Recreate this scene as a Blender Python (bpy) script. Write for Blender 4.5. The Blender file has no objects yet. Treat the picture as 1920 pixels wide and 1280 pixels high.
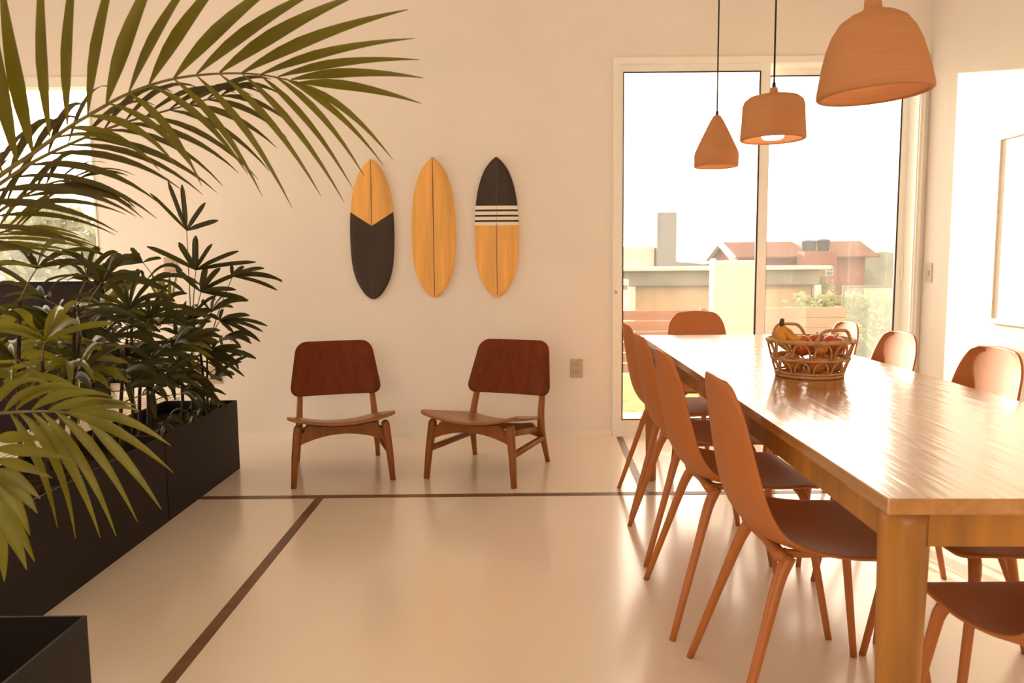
import bpy, bmesh, math, random
from mathutils import Vector, Matrix
random.seed(7)
PI = math.pi
sc = bpy.context.scene
COL = sc.collection

# ------------------------------------------------------------------ camera, sky, sun, exposure
CAM = Vector((0.0, 0.0, 1.12)); FPX = 1410.2
_p, _y, _r = 0.0999, 0.0014, -0.0096
_F = Vector((math.sin(_y)*math.cos(_p), math.cos(_y)*math.cos(_p), -math.sin(_p)))
_R0 = Vector((math.cos(_y), -math.sin(_y), 0)); _U0 = _R0.cross(_F)
_R = _R0*math.cos(_r) + _U0*math.sin(_r); _U = _U0*math.cos(_r) - _R0*math.sin(_r)
cam = bpy.data.cameras.new('camera'); camo = bpy.data.objects.new('camera', cam); COL.objects.link(camo)
m = Matrix.Identity(4)
for i in range(3):
    m[i][0], m[i][1], m[i][2], m[i][3] = _R[i], _U[i], -_F[i], CAM[i]
camo.matrix_world = m
cam.sensor_width = 36.0; cam.lens = FPX/1920*36; cam.clip_start = 0.05; cam.clip_end = 500
cam.dof.use_dof = True; cam.dof.focus_distance = 3.3; cam.dof.aperture_fstop = 7.0
sc.camera = camo

def at(px, py, Y):
    "world point seen at photo pixel (px,py) at depth Y into the room"
    d = _F + _R*((px-960)/FPX) - _U*((py-640)/FPX)
    return CAM + d*(Y/d.y)
def atz(px, py, z):
    d = _F + _R*((px-960)/FPX) - _U*((py-640)/FPX)
    return CAM + d*((z-1.12)/d.z)

w = bpy.data.worlds.new('sky'); sc.world = w; w.use_nodes = True
bg = w.node_tree.nodes['Background']
bg.inputs['Color'].default_value = (1.0, 0.84, 0.66, 1); bg.inputs['Strength'].default_value = 3.5

SUNDIR = Vector((0.27, -1.0, -0.213)).normalized()
sun = bpy.data.lights.new('sun', 'SUN'); sun.energy = 9.0; sun.angle = math.radians(0.7); sun.color = (1.0, 0.84, 0.64)
suno = bpy.data.objects.new('sun', sun); COL.objects.link(suno)
suno.rotation_euler = SUNDIR.to_track_quat('-Z', 'Y').to_euler(); suno.location = (-4, 14, 6)

def area(name, loc, target, sx, sy, energy, color):
    l = bpy.data.lights.new(name, 'AREA'); l.shape = 'RECTANGLE'; l.size = sx; l.size_y = sy; l.energy = energy; l.color = color
    o = bpy.data.objects.new(name, l); COL.objects.link(o); o.location = loc
    o.rotation_euler = (Vector(target)-Vector(loc)).to_track_quat('-Z', 'Y').to_euler(); return o
area('rear_fill_light', (-0.9, -2.9, 1.75), (-0.9, 4, 1.4), 2.8, 1.2, 24, (1.0, 0.84, 0.66))  # added fill lamp behind the camera, brightens the whole room
area('side_fill_light', (-4.2, 3.55, 1.0), (-1.5, 3.5, .3), 1.9, 1.0, 20, (1.0, 0.84, 0.66))  # added fill lamp out of view on the left, aimed at bench and plants

vs = sc.view_settings
vs.view_transform = 'Standard'; vs.look = 'None'; vs.gamma = 1.0; vs.use_curve_mapping = False; vs.exposure = 0.77

# ------------------------------------------------------------------ materials
def S(r, g, b):
    f = lambda c: ((c/255+.055)/1.055)**2.4 if c/255 > .04045 else c/255/12.92
    return (f(r), f(g), f(b))
def mat(name, rgb, rough=.5, spec=.5, coat=0, vary=0, scale=(4, 4, 4), detail=3, bump=0, bscale=None, coat_rough=.1, dark=None, transl=0, tcol=None, rvary=0):
    m = bpy.data.materials.new(name); m.use_nodes = True; nt = m.node_tree; N = nt.nodes; L = nt.links
    b = N['Principled BSDF']; b.inputs['Base Color'].default_value = (*rgb, 1); b.inputs['Roughness'].default_value = rough
    b.inputs['Specular IOR Level'].default_value = spec; b.inputs['Coat Weight'].default_value = coat; b.inputs['Coat Roughness'].default_value = coat_rough
    if vary or bump or rvary:
        tc = N.new('ShaderNodeTexCoord'); mp = N.new('ShaderNodeMapping'); L.new(tc.outputs['Object'], mp.inputs['Vector'])
        mp.inputs['Scale'].default_value = scale
        n = N.new('ShaderNodeTexNoise'); n.inputs['Detail'].default_value = detail; n.inputs['Scale'].default_value = 1.0; n.inputs['Distortion'].default_value = .4
        L.new(mp.outputs[0], n.inputs['Vector'])
        if vary:
            r = N.new('ShaderNodeValToRGB'); L.new(n.outputs['Fac'], r.inputs[0])
            d = dark if dark else tuple(c*(1-vary) for c in rgb); l = tuple(min(1, c*(1+vary*.8)) for c in rgb)
            r.color_ramp.elements[0].position = .32; r.color_ramp.elements[0].color = (*d, 1)
            r.color_ramp.elements[1].position = .68; r.color_ramp.elements[1].color = (*l, 1)
            L.new(r.outputs[0], b.inputs['Base Color'])
        if rvary:
            mr = N.new('ShaderNodeMapRange'); L.new(n.outputs['Fac'], mr.inputs['Value'])
            mr.inputs['From Min'].default_value = .3; mr.inputs['From Max'].default_value = .7
            mr.inputs['To Min'].default_value = rough-rvary; mr.inputs['To Max'].default_value = rough+rvary
            L.new(mr.outputs[0], b.inputs['Roughness'])
        if bump:
            n2 = n
            if bscale:
                mp2 = N.new('ShaderNodeMapping'); L.new(tc.outputs['Object'], mp2.inputs['Vector']); mp2.inputs['Scale'].default_value = bscale
                n2 = N.new('ShaderNodeTexNoise'); n2.inputs['Scale'].default_value = 1; n2.inputs['Detail'].default_value = 4; L.new(mp2.outputs[0], n2.inputs['Vector'])
            bp = N.new('ShaderNodeBump'); bp.inputs['Strength'].default_value = bump; bp.inputs['Distance'].default_value = .01
            L.new(n2.outputs['Fac'], bp.inputs['Height']); L.new(bp.outputs[0], b.inputs['Normal']); L.new(bp.outputs[0], b.inputs['Coat Normal'])
    if transl:
        t = N.new('ShaderNodeBsdfTranslucent'); t.inputs['Color'].default_value = (*(tcol or rgb), 1)
        mx = N.new('ShaderNodeMixShader'); mx.inputs[0].default_value = transl
        L.new(b.outputs[0], mx.inputs[1]); L.new(t.outputs[0], mx.inputs[2]); L.new(mx.outputs[0], N['Material Output'].inputs['Surface'])
    return m
def emit(name, rgb, s):
    m = bpy.data.materials.new(name); m.use_nodes = True; b = m.node_tree.nodes['Principled BSDF']
    b.inputs['Base Color'].default_value = (*rgb, 1); b.inputs['Emission Color'].default_value = (*rgb, 1); b.inputs['Emission Strength'].default_value = s
    return m
def glass(name, tint, dust, refl=.06):
    m = bpy.data.materials.new(name); m.use_nodes = True; nt = m.node_tree; N = nt.nodes; L = nt.links
    N.remove(N['Principled BSDF'])
    t = N.new('ShaderNodeBsdfTransparent'); t.inputs[0].default_value = (*tint, 1)
    g = N.new('ShaderNodeBsdfGlossy'); g.inputs['Roughness'].default_value = .02
    lw = N.new('ShaderNodeFresnel'); lw.inputs[0].default_value = 1.35
    m1 = N.new('ShaderNodeMixShader'); L.new(lw.outputs[0], m1.inputs[0]); L.new(t.outputs[0], m1.inputs[1]); L.new(g.outputs[0], m1.inputs[2])
    tl = N.new('ShaderNodeBsdfTranslucent'); tl.inputs[0].default_value = (.95, .92, .88, 1)
    m2 = N.new('ShaderNodeMixShader')
    tc = N.new('ShaderNodeTexCoord'); mp = N.new('ShaderNodeMapping'); mp.inputs['Scale'].default_value = (7, 7, 1.2); L.new(tc.outputs['Object'], mp.inputs[0])
    n = N.new('ShaderNodeTexNoise'); n.inputs['Scale'].default_value = 1; n.inputs['Detail'].default_value = 6; L.new(mp.outputs[0], n.inputs['Vector'])
    mr = N.new('ShaderNodeMapRange'); mr.inputs['From Min'].default_value = .3; mr.inputs['From Max'].default_value = .7
    mr.inputs['To Min'].default_value = dust*.6; mr.inputs['To Max'].default_value = dust*1.4; L.new(n.outputs['Fac'], mr.inputs['Value'])
    L.new(mr.outputs[0], m2.inputs[0]); L.new(m1.outputs[0], m2.inputs[1]); L.new(tl.outputs[0], m2.inputs[2])
    L.new(m2.outputs[0], N['Material Output'].inputs['Surface'])
    return m

WALL = mat('wall_plaster', (.82, .75, .68), .75, .25, vary=.025, scale=(2, 2, 2), bump=.05, bscale=(60, 60, 60))
CEIL = mat('ceiling_paint', (.84, .78, .70), .8, .2, bump=.03, scale=(40, 40, 40))
FLOOR = mat('polished_cement', (.87, .755, .635), .27, .5, coat=.9, coat_rough=.16, vary=.03, scale=(.9, .9, .9), detail=3, bump=.02, bscale=(7, 7, 7))
BASE = mat('baseboard_paint', (.84, .78, .70), .5, .4, vary=.02)
WHITE = mat('white_aluminium', (.89, .85, .78), .35, .5, vary=.02)
GASKET = mat('black_gasket', (.03, .02, .02), .5, .4, vary=.1)
INLAY = mat('dark_wood_inlay', (.155, .062, .018), .38, .5, vary=.35, scale=(9, 9, 9), detail=5)
TABLE = mat('table_wood', (.44, .19, .04), .26, .7, coat=1.0, coat_rough=.13, vary=.22, scale=(26, 1.3, 26), detail=5, bump=.14, bscale=(42, 1.6, 42))
TLEG = mat('table_leg_wood', (.37, .155, .026), .40, .4, vary=.28, scale=(22, 22, 2.2), detail=5, bump=.05)
TERRA = mat('terracotta_shell', (.47, .155, .040), .50, .32, vary=.03, scale=(30, 30, 30), bump=.04, bscale=(500, 500, 500))
TERRAL = mat('terracotta_leg', (.44, .14, .03), .42, .4, vary=.05, scale=(20, 20, 3))
WALNUT = mat('walnut_ply', (.155, .027, .002), .5, .2, vary=.20, scale=(30, 30, 4), detail=5, bump=.04)
WALNUTF = mat('walnut_frame', (.27, .085, .016), .42, .35, vary=.22, scale=(24, 24, 5), detail=5, bump=.04)
SEATW = mat('walnut_seat', (.33, .13, .035), .32, .5, vary=.2, scale=(5, 30, 30), detail=5)
PINE = mat('board_pine', (.84, .43, .10), .45, .4, vary=.16, scale=(26, 10, 2.0), detail=6)
BLACKB = mat('board_black', (.035, .016, .008), .5, .4, vary=.18, scale=(60, 60, 3))
CREAM = mat('board_cream', (.86, .78, .64), .5, .4, vary=.03)
STRING = mat('stringer_dark', (.07, .018, .008), .5, .4, vary=.1)
CLAY = mat('clay_lamp', (.52, .235, .10), .85, .2, vary=.05, scale=(3, 3, 90), bump=.25, bscale=(4, 4, 160))
CORD = mat('dark_cord', (.03, .02, .015), .6, .3, vary=.1)
BULB = emit('bulb_glow', (1.0, .86, .66), 6.0)
PLANTER = mat('black_steel', (.010, .006, .0035), .55, .25, vary=.12, scale=(3, 3, 3), bump=.02, bscale=(200, 200, 200))
SOIL = mat('soil', (.03, .016, .008), .95, .1, vary=.5, scale=(30, 30, 30), bump=.8)
SLAT = mat('bench_slat', (.84, .70, .52), .25, .6, vary=.06, scale=(20, 2, 20), coat=1.0)
PLASTIC = mat('plate_plastic', (.52, .40, .29), .4, .4, vary=.02)
HOLE = mat('socket_hole', (.05, .03, .02), .6, .3, vary=.1)
RATTAN = mat('rattan', (.50, .26, .095), .5, .4, vary=.22, scale=(60, 60, 60))
APPLE = mat('apple_skin', (.34, .030, .010), .30, .5, vary=.5, scale=(22, 22, 6), dark=(.46, .13, .025))
ORANGE = mat('orange_skin', (.52, .16, .018), .4, .5, vary=.06, scale=(40, 40, 40), bump=.3, bscale=(220, 220, 220))
BANANA = mat('banana_skin', (.62, .27, .022), .45, .4, vary=.18, scale=(30, 30, 30))
BROWN = mat('stem_brown', (.10, .045, .015), .7, .3, vary=.2)
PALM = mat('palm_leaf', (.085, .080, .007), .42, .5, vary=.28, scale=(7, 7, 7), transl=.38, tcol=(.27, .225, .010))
PALMD = mat('palm_leaf_shaded', (.045, .040, .006), .42, .5, vary=.28, scale=(7, 7, 7), transl=.30, tcol=(.15, .11, .008))  # shade on the fronds below put into a darker leaf colour
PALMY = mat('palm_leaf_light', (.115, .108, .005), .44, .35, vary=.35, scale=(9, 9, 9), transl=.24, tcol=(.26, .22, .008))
RHAP = mat('lady_palm_leaf', (.025, .026, .003), .42, .28, vary=.45, scale=(9, 9, 9), transl=.16, tcol=(.16, .14, .010))
RHAPY = mat('lady_palm_leaf_young', (.13, .13, .014), .34, .5, vary=.3, scale=(9, 9, 9), transl=.35, tcol=(.32, .28, .02))
STALK = mat('leaf_stalk', (.16, .12, .025), .5, .4, vary=.2, scale=(20, 20, 20))
CANE = mat('dark_cane', (.035, .018, .008), .7, .3, vary=.4, scale=(20, 20, 60), bump=.4)
TIP = mat('dry_tip', (.18, .07, .02), .7, .3, vary=.2)
PAPER = mat('picture_paper', (.86, .80, .69), .7, .3, vary=.02)
PFRAME = mat('pale_wood_frame', (.80, .72, .60), .5, .4, vary=.08, scale=(4, 40, 40))
PANE = glass('window_glass', (.985, .985, .98), .022)
RAILG = glass('railing_glass', (.80, .86, .78), .03)
# outdoors
GRASS = mat('lawn_grass', (0.1105, 0.136, 0.0255), .8, .2, vary=.45, scale=(14, 14, 14), detail=6)
DECK = mat('fence_wood', (0.18, 0.063, 0.0288), .6, .3, vary=.14, scale=(2, 30, 30))
DECKP = mat('fence_wood_veiled', (0.2448, 0.1656, 0.108), .6, .3, vary=.06, scale=(2, 30, 30))  # reflection veil over this fence put into a paler wood colour
CREAMW = mat('cream_render', (.43, .37, .305), .8, .2, vary=.03)
CONC = mat('weathered_concrete', (0.128, 0.116, 0.096), .85, .2, vary=.22, scale=(1.5, 1.5, 4), detail=6)
OCHRE = mat('ochre_render', (0.264, 0.168, 0.096), .85, .2, vary=.16, scale=(1.2, 1.2, .5), detail=6)
PALEW = mat('pale_plaster', (0.336, 0.304, 0.256), .8, .2, vary=.06)
GREY = mat('grey_slab', (0.104, 0.104, 0.1024), .8, .2, vary=.1, scale=(.6, .6, .3))
REDW = mat('red_brick_wall', (0.1368, 0.054, 0.0396), .85, .2, vary=.15, scale=(1, 1, 1))
TILE = mat('roof_tile', (0.1425, 0.0675, 0.0525), .8, .2, vary=.2, scale=(3, 3, 3))
BLUE = mat('blue_tank', (0.048, 0.072, 0.112), .5, .4, vary=.1)
LEAFO = mat('outdoor_leaf', (0.12, 0.1275, 0.0525), .6, .3, vary=.3, scale=(5, 5, 5), transl=.2, tcol=(.3, .3, .16))
HILL = mat('hazy_hill', (0.12, 0.128, 0.092), .9, .1, vary=.25, scale=(.4, .4, .4), detail=6)
TRUNK = mat('outdoor_trunk', (.30, .22, .15), .9, .1, vary=.3)

# ------------------------------------------------------------------ mesh helpers
def obj(name, data, material, parent=None, smooth=False, label=None):
    me = bpy.data.meshes.new(name)
    if isinstance(data, bmesh.types.BMesh):
        data.to_mesh(me); data.free()
    else:
        me.from_pydata([tuple(v) for v in data[0]], [], data[1]); me.update()
        b = bmesh.new(); b.from_mesh(me); bmesh.ops.recalc_face_normals(b, faces=b.faces); b.to_mesh(me); b.free()
    me.materials.append(material)
    if smooth:
        me.polygons.foreach_set('use_smooth', [True]*len(me.polygons))
    o = bpy.data.objects.new(name, me); COL.objects.link(o)
    if parent: o.parent = parent
    if label: o['label'] = label
    return o
def tag(o, label, cat, group=None):
    o['label'] = label; o['category'] = cat
    if group: o['group'] = group
    return o
def thing(name, label, cat, loc=(0, 0, 0), rz=0, group=None):
    o = bpy.data.objects.new(name, None); COL.objects.link(o); o.location = loc; o.rotation_euler = (0, 0, rz); o.empty_display_size = .1
    return tag(o, label, cat, group)
def struct(name, data, material, parent=None, label=None):
    o = obj(name, data, material, parent)
    if parent is None: o['kind'] = 'structure'
    if label: o['label'] = label
    return o
def copy_tree(o, parent=None):
    c = o.copy(); COL.objects.link(c)
    if parent: c.parent = parent
    for ch in list(o.children): copy_tree(ch, c)
    return c
def join(*ds):
    V, F = [], []
    for v, f in ds:
        k = len(V); V += list(v); F += [tuple(i+k for i in q) for q in f]
    return V, F
def box(x0, x1, y0, y1, z0, z1):
    v = [(x, y, z) for z in (z0, z1) for y in (y0, y1) for x in (x0, x1)]
    return v, [(0, 2, 3, 1), (4, 5, 7, 6), (0, 1, 5, 4), (2, 6, 7, 3), (0, 4, 6, 2), (1, 3, 7, 5)]
def bbox(x0, x1, y0, y1, z0, z1, bev=.004, seg=2):
    v, f = box(x0, x1, y0, y1, z0, z1); b = bmesh.new(); vs_ = [b.verts.new(p) for p in v]
    for q in f: b.faces.new([vs_[i] for i in q])
    bmesh.ops.recalc_face_normals(b, faces=b.faces)
    bmesh.ops.bevel(b, geom=list(b.edges), offset=bev, segments=seg, affect='EDGES', profile=.5)
    return b
def xform(data, M4):
    return [tuple(M4 @ Vector(v)) for v in data[0]], data[1]
def spline(pts, n):
    "Catmull-Rom through pts, n samples per span"
    P = [Vector(p) for p in pts]
    if len(P) == 2: return [P[0].lerp(P[1], i/n) for i in range(n+1)]
    Q = [P[0]*2-P[1]] + P + [P[-1]*2-P[-2]]; out = []
    for i in range(1, len(Q)-2):
        for k in range(n):
            t = k/n; a, b, c, d = Q[i-1], Q[i], Q[i+1], Q[i+2]
            out.append(.5*((2*b)+(c-a)*t+(2*a-5*b+4*c-d)*t*t+(3*b-a-3*c+d)*t**3))
    out.append(P[-1]); return out
def tube(pts, rad, n=8, sq=2.0, closed=False, up=None, flat=1.0, caps=True):
    "sweep a superellipse section along pts; rad may be a number or list"
    P = [Vector(p) for p in pts]; m_ = len(P)
    R = rad if isinstance(rad, (list, tuple)) else [rad]*m_
    if len(R) != m_: R = [R[0]+(R[-1]-R[0])*i/(m_-1) for i in range(m_)]
    V, F = [], []; ref = Vector(up) if up else None; prev = None
    for i in range(m_):
        if closed: t = (P[(i+1) % m_]-P[i-1]).normalized()
        else: t = (P[min(i+1, m_-1)]-P[max(i-1, 0)]).normalized()
        if prev is None:
            a = ref if ref else (Vector((0, 0, 1)) if abs(t.z) < .9 else Vector((0, 1, 0)))
        else: a = ref if ref else prev
        x = a.cross(t); x = x.normalized() if x.length > 1e-6 else Vector((1, 0, 0)); y = t.cross(x); prev = y
        for k in range(n):
            an = 2*PI*(k+.5)/n; c, s = math.cos(an), math.sin(an)
            c = math.copysign(abs(c)**(2/sq), c); s = math.copysign(abs(s)**(2/sq), s)
            V.append(P[i]+x*c*R[i]+y*s*R[i]*flat)
    for i in range(m_ if closed else m_-1):
        j = (i+1) % m_
        for k in range(n):
            l = (k+1) % n; F.append((i*n+k, i*n+l, j*n+l, j*n+k))
    if not closed and caps:
        F.append(tuple(range(n-1, -1, -1))); F.append(tuple((m_-1)*n+k for k in range(n)))
    return V, F
def lathe(prof, n=32, closed=False):
    V, F = [], []
    for r, z in prof:
        for k in range(n): V.append((r*math.cos(2*PI*k/n), r*math.sin(2*PI*k/n), z))
    m_ = len(prof)
    for i in range(m_ if closed else m_-1):
        j = (i+1) % m_
        for k in range(n):
            l = (k+1) % n; F.append((i*n+k, i*n+l, j*n+l, j*n+k))
    return V, F
def prism_xz(poly, y0, y1):
    n = len(poly); V = [(x, y0, z) for x, z in poly]+[(x, y1, z) for x, z in poly]
    F = [tuple(range(n)), tuple(range(2*n-1, n-1, -1))]+[(i, (i+1) % n, (i+1) % n+n, i+n) for i in range(n)]
    return V, F
def grid(rows):
    V, F = [], []; n = len(rows[0])
    for r in rows: V += list(r)
    for i in range(len(rows)-1):
        for k in range(n-1): F.append((i*n+k, i*n+k+1, (i+1)*n+k+1, (i+1)*n+k))
    return V, F
def interp(tab, t):
    for (a, x), (b, y) in zip(tab, tab[1:]):
        if t <= b: return x+(y-x)*(t-a)/(b-a) if b > a else y
    return tab[-1][1]
def solid(o, th, off=0, sub=0):
    md = o.modifiers.new('thickness', 'SOLIDIFY'); md.thickness = th; md.offset = off
    if sub:
        s = o.modifiers.new('smooth', 'SUBSURF'); s.levels = sub; s.render_levels = sub
    return o

# ------------------------------------------------------------------ the room
YB, XR, XL, ZC, YF = 4.90, 2.673, -4.30, 3.05, -3.0
struct('floor', box(XL, XR, YF, YB+.2, -.2, 0), FLOOR)
struct('ceiling', box(XL-.2, XR+.2, YF-.2, YB+.2, ZC, ZC+.2), CEIL)
DX0, DX1, DZ = .6625, 2.645, 2.421          # door opening
WX0, WX1, WZ0, WZ1 = -4.15, -2.655, 1.04, 2.335     # left window opening
struct('wall_back', join(box(XL, WX0, YB, YB+.2, 0, ZC), box(WX0, WX1, YB, YB+.2, 0, WZ0), box(WX0, WX1, YB, YB+.2, WZ1, ZC),
       box(WX1, DX0, YB, YB+.2, 0, ZC), box(DX0, DX1, YB, YB+.2, DZ, ZC), box(DX1+.035, XR+.2, YB, YB+.2, 0, ZC), box(DX1, XR, YB, YB+.02, 0, ZC)), WALL)
struct('wall_right', box(XR, XR+.2, YF, YB-.001, 0, ZC), WALL)
struct('wall_left', join(box(XL-.2, XL, YF, 2.5, 0, ZC), box(XL-.2, XL, 4.6, YB+.2, 0, ZC), box(XL-.2, XL, 2.5, 4.6, 1.6, ZC), box(XL-.2, XL, 2.5, 4.6, 0, .35), box(XL-.2, XL, 2.5, 2.51, 0, .35)), WALL)
struct('wall_rear', join(box(XL, -2.4, YF-.2, YF, 0, ZC), box(.6, XR, YF-.2, YF, 0, ZC), box(-2.4, .6, YF-.2, YF, 2.4, ZC), box(-2.4, .6, YF-.2, YF, 0, 1.1)), WALL)
struct('baseboard_back', box(-2.6, DX0-.002, YB-.012, YB, 0, .034), BASE)
struct('baseboard_right', box(XR-.012, XR, YF, YB-.014, 0, .034), BASE)
# dark wood inlays let into the cement
def strip(a, b, wd, z=.0015):
    a, b = Vector(a), Vector(b); d = (b-a).normalized(); s = Vector((-d.y, d.x, 0))*wd/2
    lo = [a-s, a+s, b+s, b-s]; V = [(p.x, p.y, -.004) for p in lo]+[(p.x, p.y, z) for p in lo]
    return V, [(0, 1, 2, 3), (4, 7, 6, 5), (0, 4, 5, 1), (1, 5, 6, 2), (2, 6, 7, 3), (3, 7, 4, 0)]
struct('trim_1', strip((-4.2, 3.607, 0), (2.66, 3.607, 0), .047), INLAY)
struct('trim_2', strip((-.943, 3.583, 0), (-.943, -2.9, 0), .041), INLAY)
struct('trim_3', strip((.705, 4.84, 0), (.652, 3.632, 0), .041), INLAY)

# sliding glass door
def frame_xz(x0, x1, z0, z1, y0, y1, l, r, t, b):
    return join(box(x0, x0+l, y0, y1, z0, z1), box(x1-r, x1, y0, y1, z0, z1), box(x0+l, x1-r, y0, y1, z1-t, z1), box(x0+l, x1-r, y0, y1, z0, z0+b))
door = struct('door_1', join(frame_xz(DX0, DX1, 0.0, DZ, YB-.012, YB+.19, .038, .030, .040, .012),
        box(DX0+.004, DX0+.012, YB-.018, YB-.012, 0, DZ), box(DX1-.020, DX1-.008, YB-.022, YB-.012, 0, DZ), box(DX1-.048, DX1-.036, YB-.018, YB-.012, 0, DZ)), WHITE)
def sash(x0, x1, y0, l, r):
    s = struct('sash', frame_xz(x0, x1, .012, DZ-.040, y0, y0+.035, l, r, .045, .086), WHITE, door)
    struct('gasket', frame_xz(x0+l-.0005, x1-r+.0005, .0975, DZ-.0845, y0-.002, y0+.012, .007, .011, .006, .006), GASKET, s, 'thin black rubber gasket with a wider shadow gap strip')  # right strip widened to draw the shadow gap along the stile
    struct('pane', box(x0+l, x1-r, y0+.015, y0+.019, .098, DZ-.085), PANE, s, 'dusty glass pane')
    return s
s1 = sash(DX0+.038, 1.662, YB+.010, .028, .060)
s2 = sash(1.640, 2.668, YB+.137, .060, .094)
obj('handle', bbox(2.602, 2.614, YB+.120, YB+.1365, 1.00, 1.16, .003), WHITE, s2)
obj('lock', xform(lathe([(0, .004), (.010, .004), (.012, 0), (0, 0.0)], 16), Matrix.Translation((DX0+.019, YB-.012, .945)) @ Matrix.Rotation(PI/2, 4, 'X')), PLASTIC, door, label='small round latch')
# left window
win = struct('window_1', frame_xz(WX0, WX1, WZ0, WZ1, YB-.006, YB+.10, .05, .012, .062, .012), WHITE)
struct('pane', box(WX0+.05, WX1-.012, YB+.05, YB+.055, WZ0+.012, WZ1-.062), PANE, win, 'dusty glass pane')
# unseen glazed openings added behind and left of the camera to light the room
w2 = struct('added_window_2', frame_xz(-2.4, .6, 1.1, 2.4, YF-.12, YF-.04, .06, .06, .06, .06), WHITE)
struct('pane', box(-2.34, .54, YF-.085, YF-.08, 1.16, 2.34), PANE, w2)
w3 = struct('added_window_3', xform(frame_xz(2.5, 4.6, .35, 1.6, .04, .12, .06, .06, .06, .06), Matrix.Translation((XL, 0, 0)) @ Matrix.Rotation(PI/2, 4, 'Z')), WHITE)
struct('pane', box(XL-.085, XL-.08, 2.56, 4.54, .41, 1.54), PANE, w3)
# black panel on the wall under the window
pn = thing('wall_panel', 'black panel covering the wall below the left window, behind the plants', 'panel', (-3.35, YB-.02, 0))
PANEL = mat('black_panel', (.010, .005, .004), .8, .15, vary=.1)
obj('board', bbox(-.80, .715, -.012, .018, 0.0, 1.035, .003), PANEL, pn)
obj('ledge', bbox(-.80, .715, -.022, .018, 1.036, 1.050, .003), PANEL, pn)

# wall plates
def plate(x, z, wd, ht, label, kind):
    t = thing('wall_outlet', label, 'outlet', (x, YB, z))
    obj('cover', bbox(-wd/2, wd/2, -.009, 0, -ht/2, ht/2, .003), PLASTIC, t)
    ro = Matrix.Rotation(PI/2, 4, 'X')
    if kind == 'blank':
        obj('cable_hole', xform(lathe([(0, 0.0), (.006, 0), (.006, .002), (0, .002)], 12), Matrix.Translation((0, -.009, 0)) @ ro), HOLE, t)
    else:
        for dz in (.026, -.024):
            s = obj('socket', bbox(-.022, .022, -.0115, -.009, dz-.016, dz+.016, .002), PLASTIC, t)
            for dx in (-.009, .0, .009):
                obj('pin_hole', xform(lathe([(0, 0), (.0028, 0), (.0028, .0012), (0, .0012)], 10), Matrix.Translation((dx, -.0112, dz-(.004 if dx == 0 else 0))) @ ro), HOLE, s)
    return t
plate(.429, .449, .083, .122, 'beige double socket plate on the wall right of the lounge chairs', 'double')
plate(-1.943, .430, .083, .118, 'beige blank plate with one small hole low behind the planter', 'blank')
plate(-2.199, 1.136, .083, .122, 'beige double socket plate high on the wall beside the left window', 'double')
plate(-2.60, .395, .075, .118, 'beige socket plate low on the wall at the edge of the black panel', 'double')
sw = thing('light_switch', 'grey rocker light switch on the right wall next to the glass door', 'switch', (XR, 4.81, 1.052))
obj('cover', bbox(-.009, 0, -.036, .036, -.061, .061, .003), mat('switch_grey', (.55, .50, .44), .35, .5, vary=.03), sw)
obj('rocker', bbox(-.0145, -.009, -.014, .014, -.018, .012, .002), PLASTIC, sw)
# picture
pf = thing('framed_picture', 'large pale picture in a light wooden frame on the right wall', 'picture', (XR, 3.55, .78))
for a in ((-.62, .62, 0, .028), (-.62, .62, .992, 1.02)): obj('frame_rail', bbox(-.017, 0, a[0], a[1], a[2], a[3], .002), PFRAME, pf)
for a in ((-.62, -.594), (.594, .62)): obj('frame_stile', bbox(-.017, 0, a[0], a[1], .029, .991, .002), PFRAME, pf)
obj('picture_sheet', box(-.007, -.002, -.594, .594, .028, .992), PAPER, pf)

# ------------------------------------------------------------------ table
TA = math.atan2(.674-.583, 3.905-1.135)
tb = thing('dining_table', 'long glossy light brown wooden dining table with round tapered legs', 'table', (.583, 1.135, 0), -TA)
TW, TL, TZ = .725, 2.772, .755
obj('tabletop', bbox(0, TW, 0, TL, TZ-.026, TZ, .0025), TABLE, tb)
for (a, b_, c, d) in ((.075, TW-.075, .022, .044), (.075, TW-.075, TL-.044, TL-.022), (.022, .044, .06, TL-.06), (TW-.044, TW-.022, .06, TL-.06)):
    obj('apron', bbox(a, b_, c, d, TZ-.085, TZ-.0265, .002), TLEG, tb)
for lx in (.054, TW-.054):
    for ly in (.058, TL-.058):
        pr = [(0, 0), (.024, 0), (.026, .004), (.033, .38), (.0395, .70), (.0395, TZ-.027), (0, TZ-.027)]
        obj('leg', xform(lathe(pr, 24), Matrix.Translation((lx, ly, 0))), TLEG, tb, True)

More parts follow.
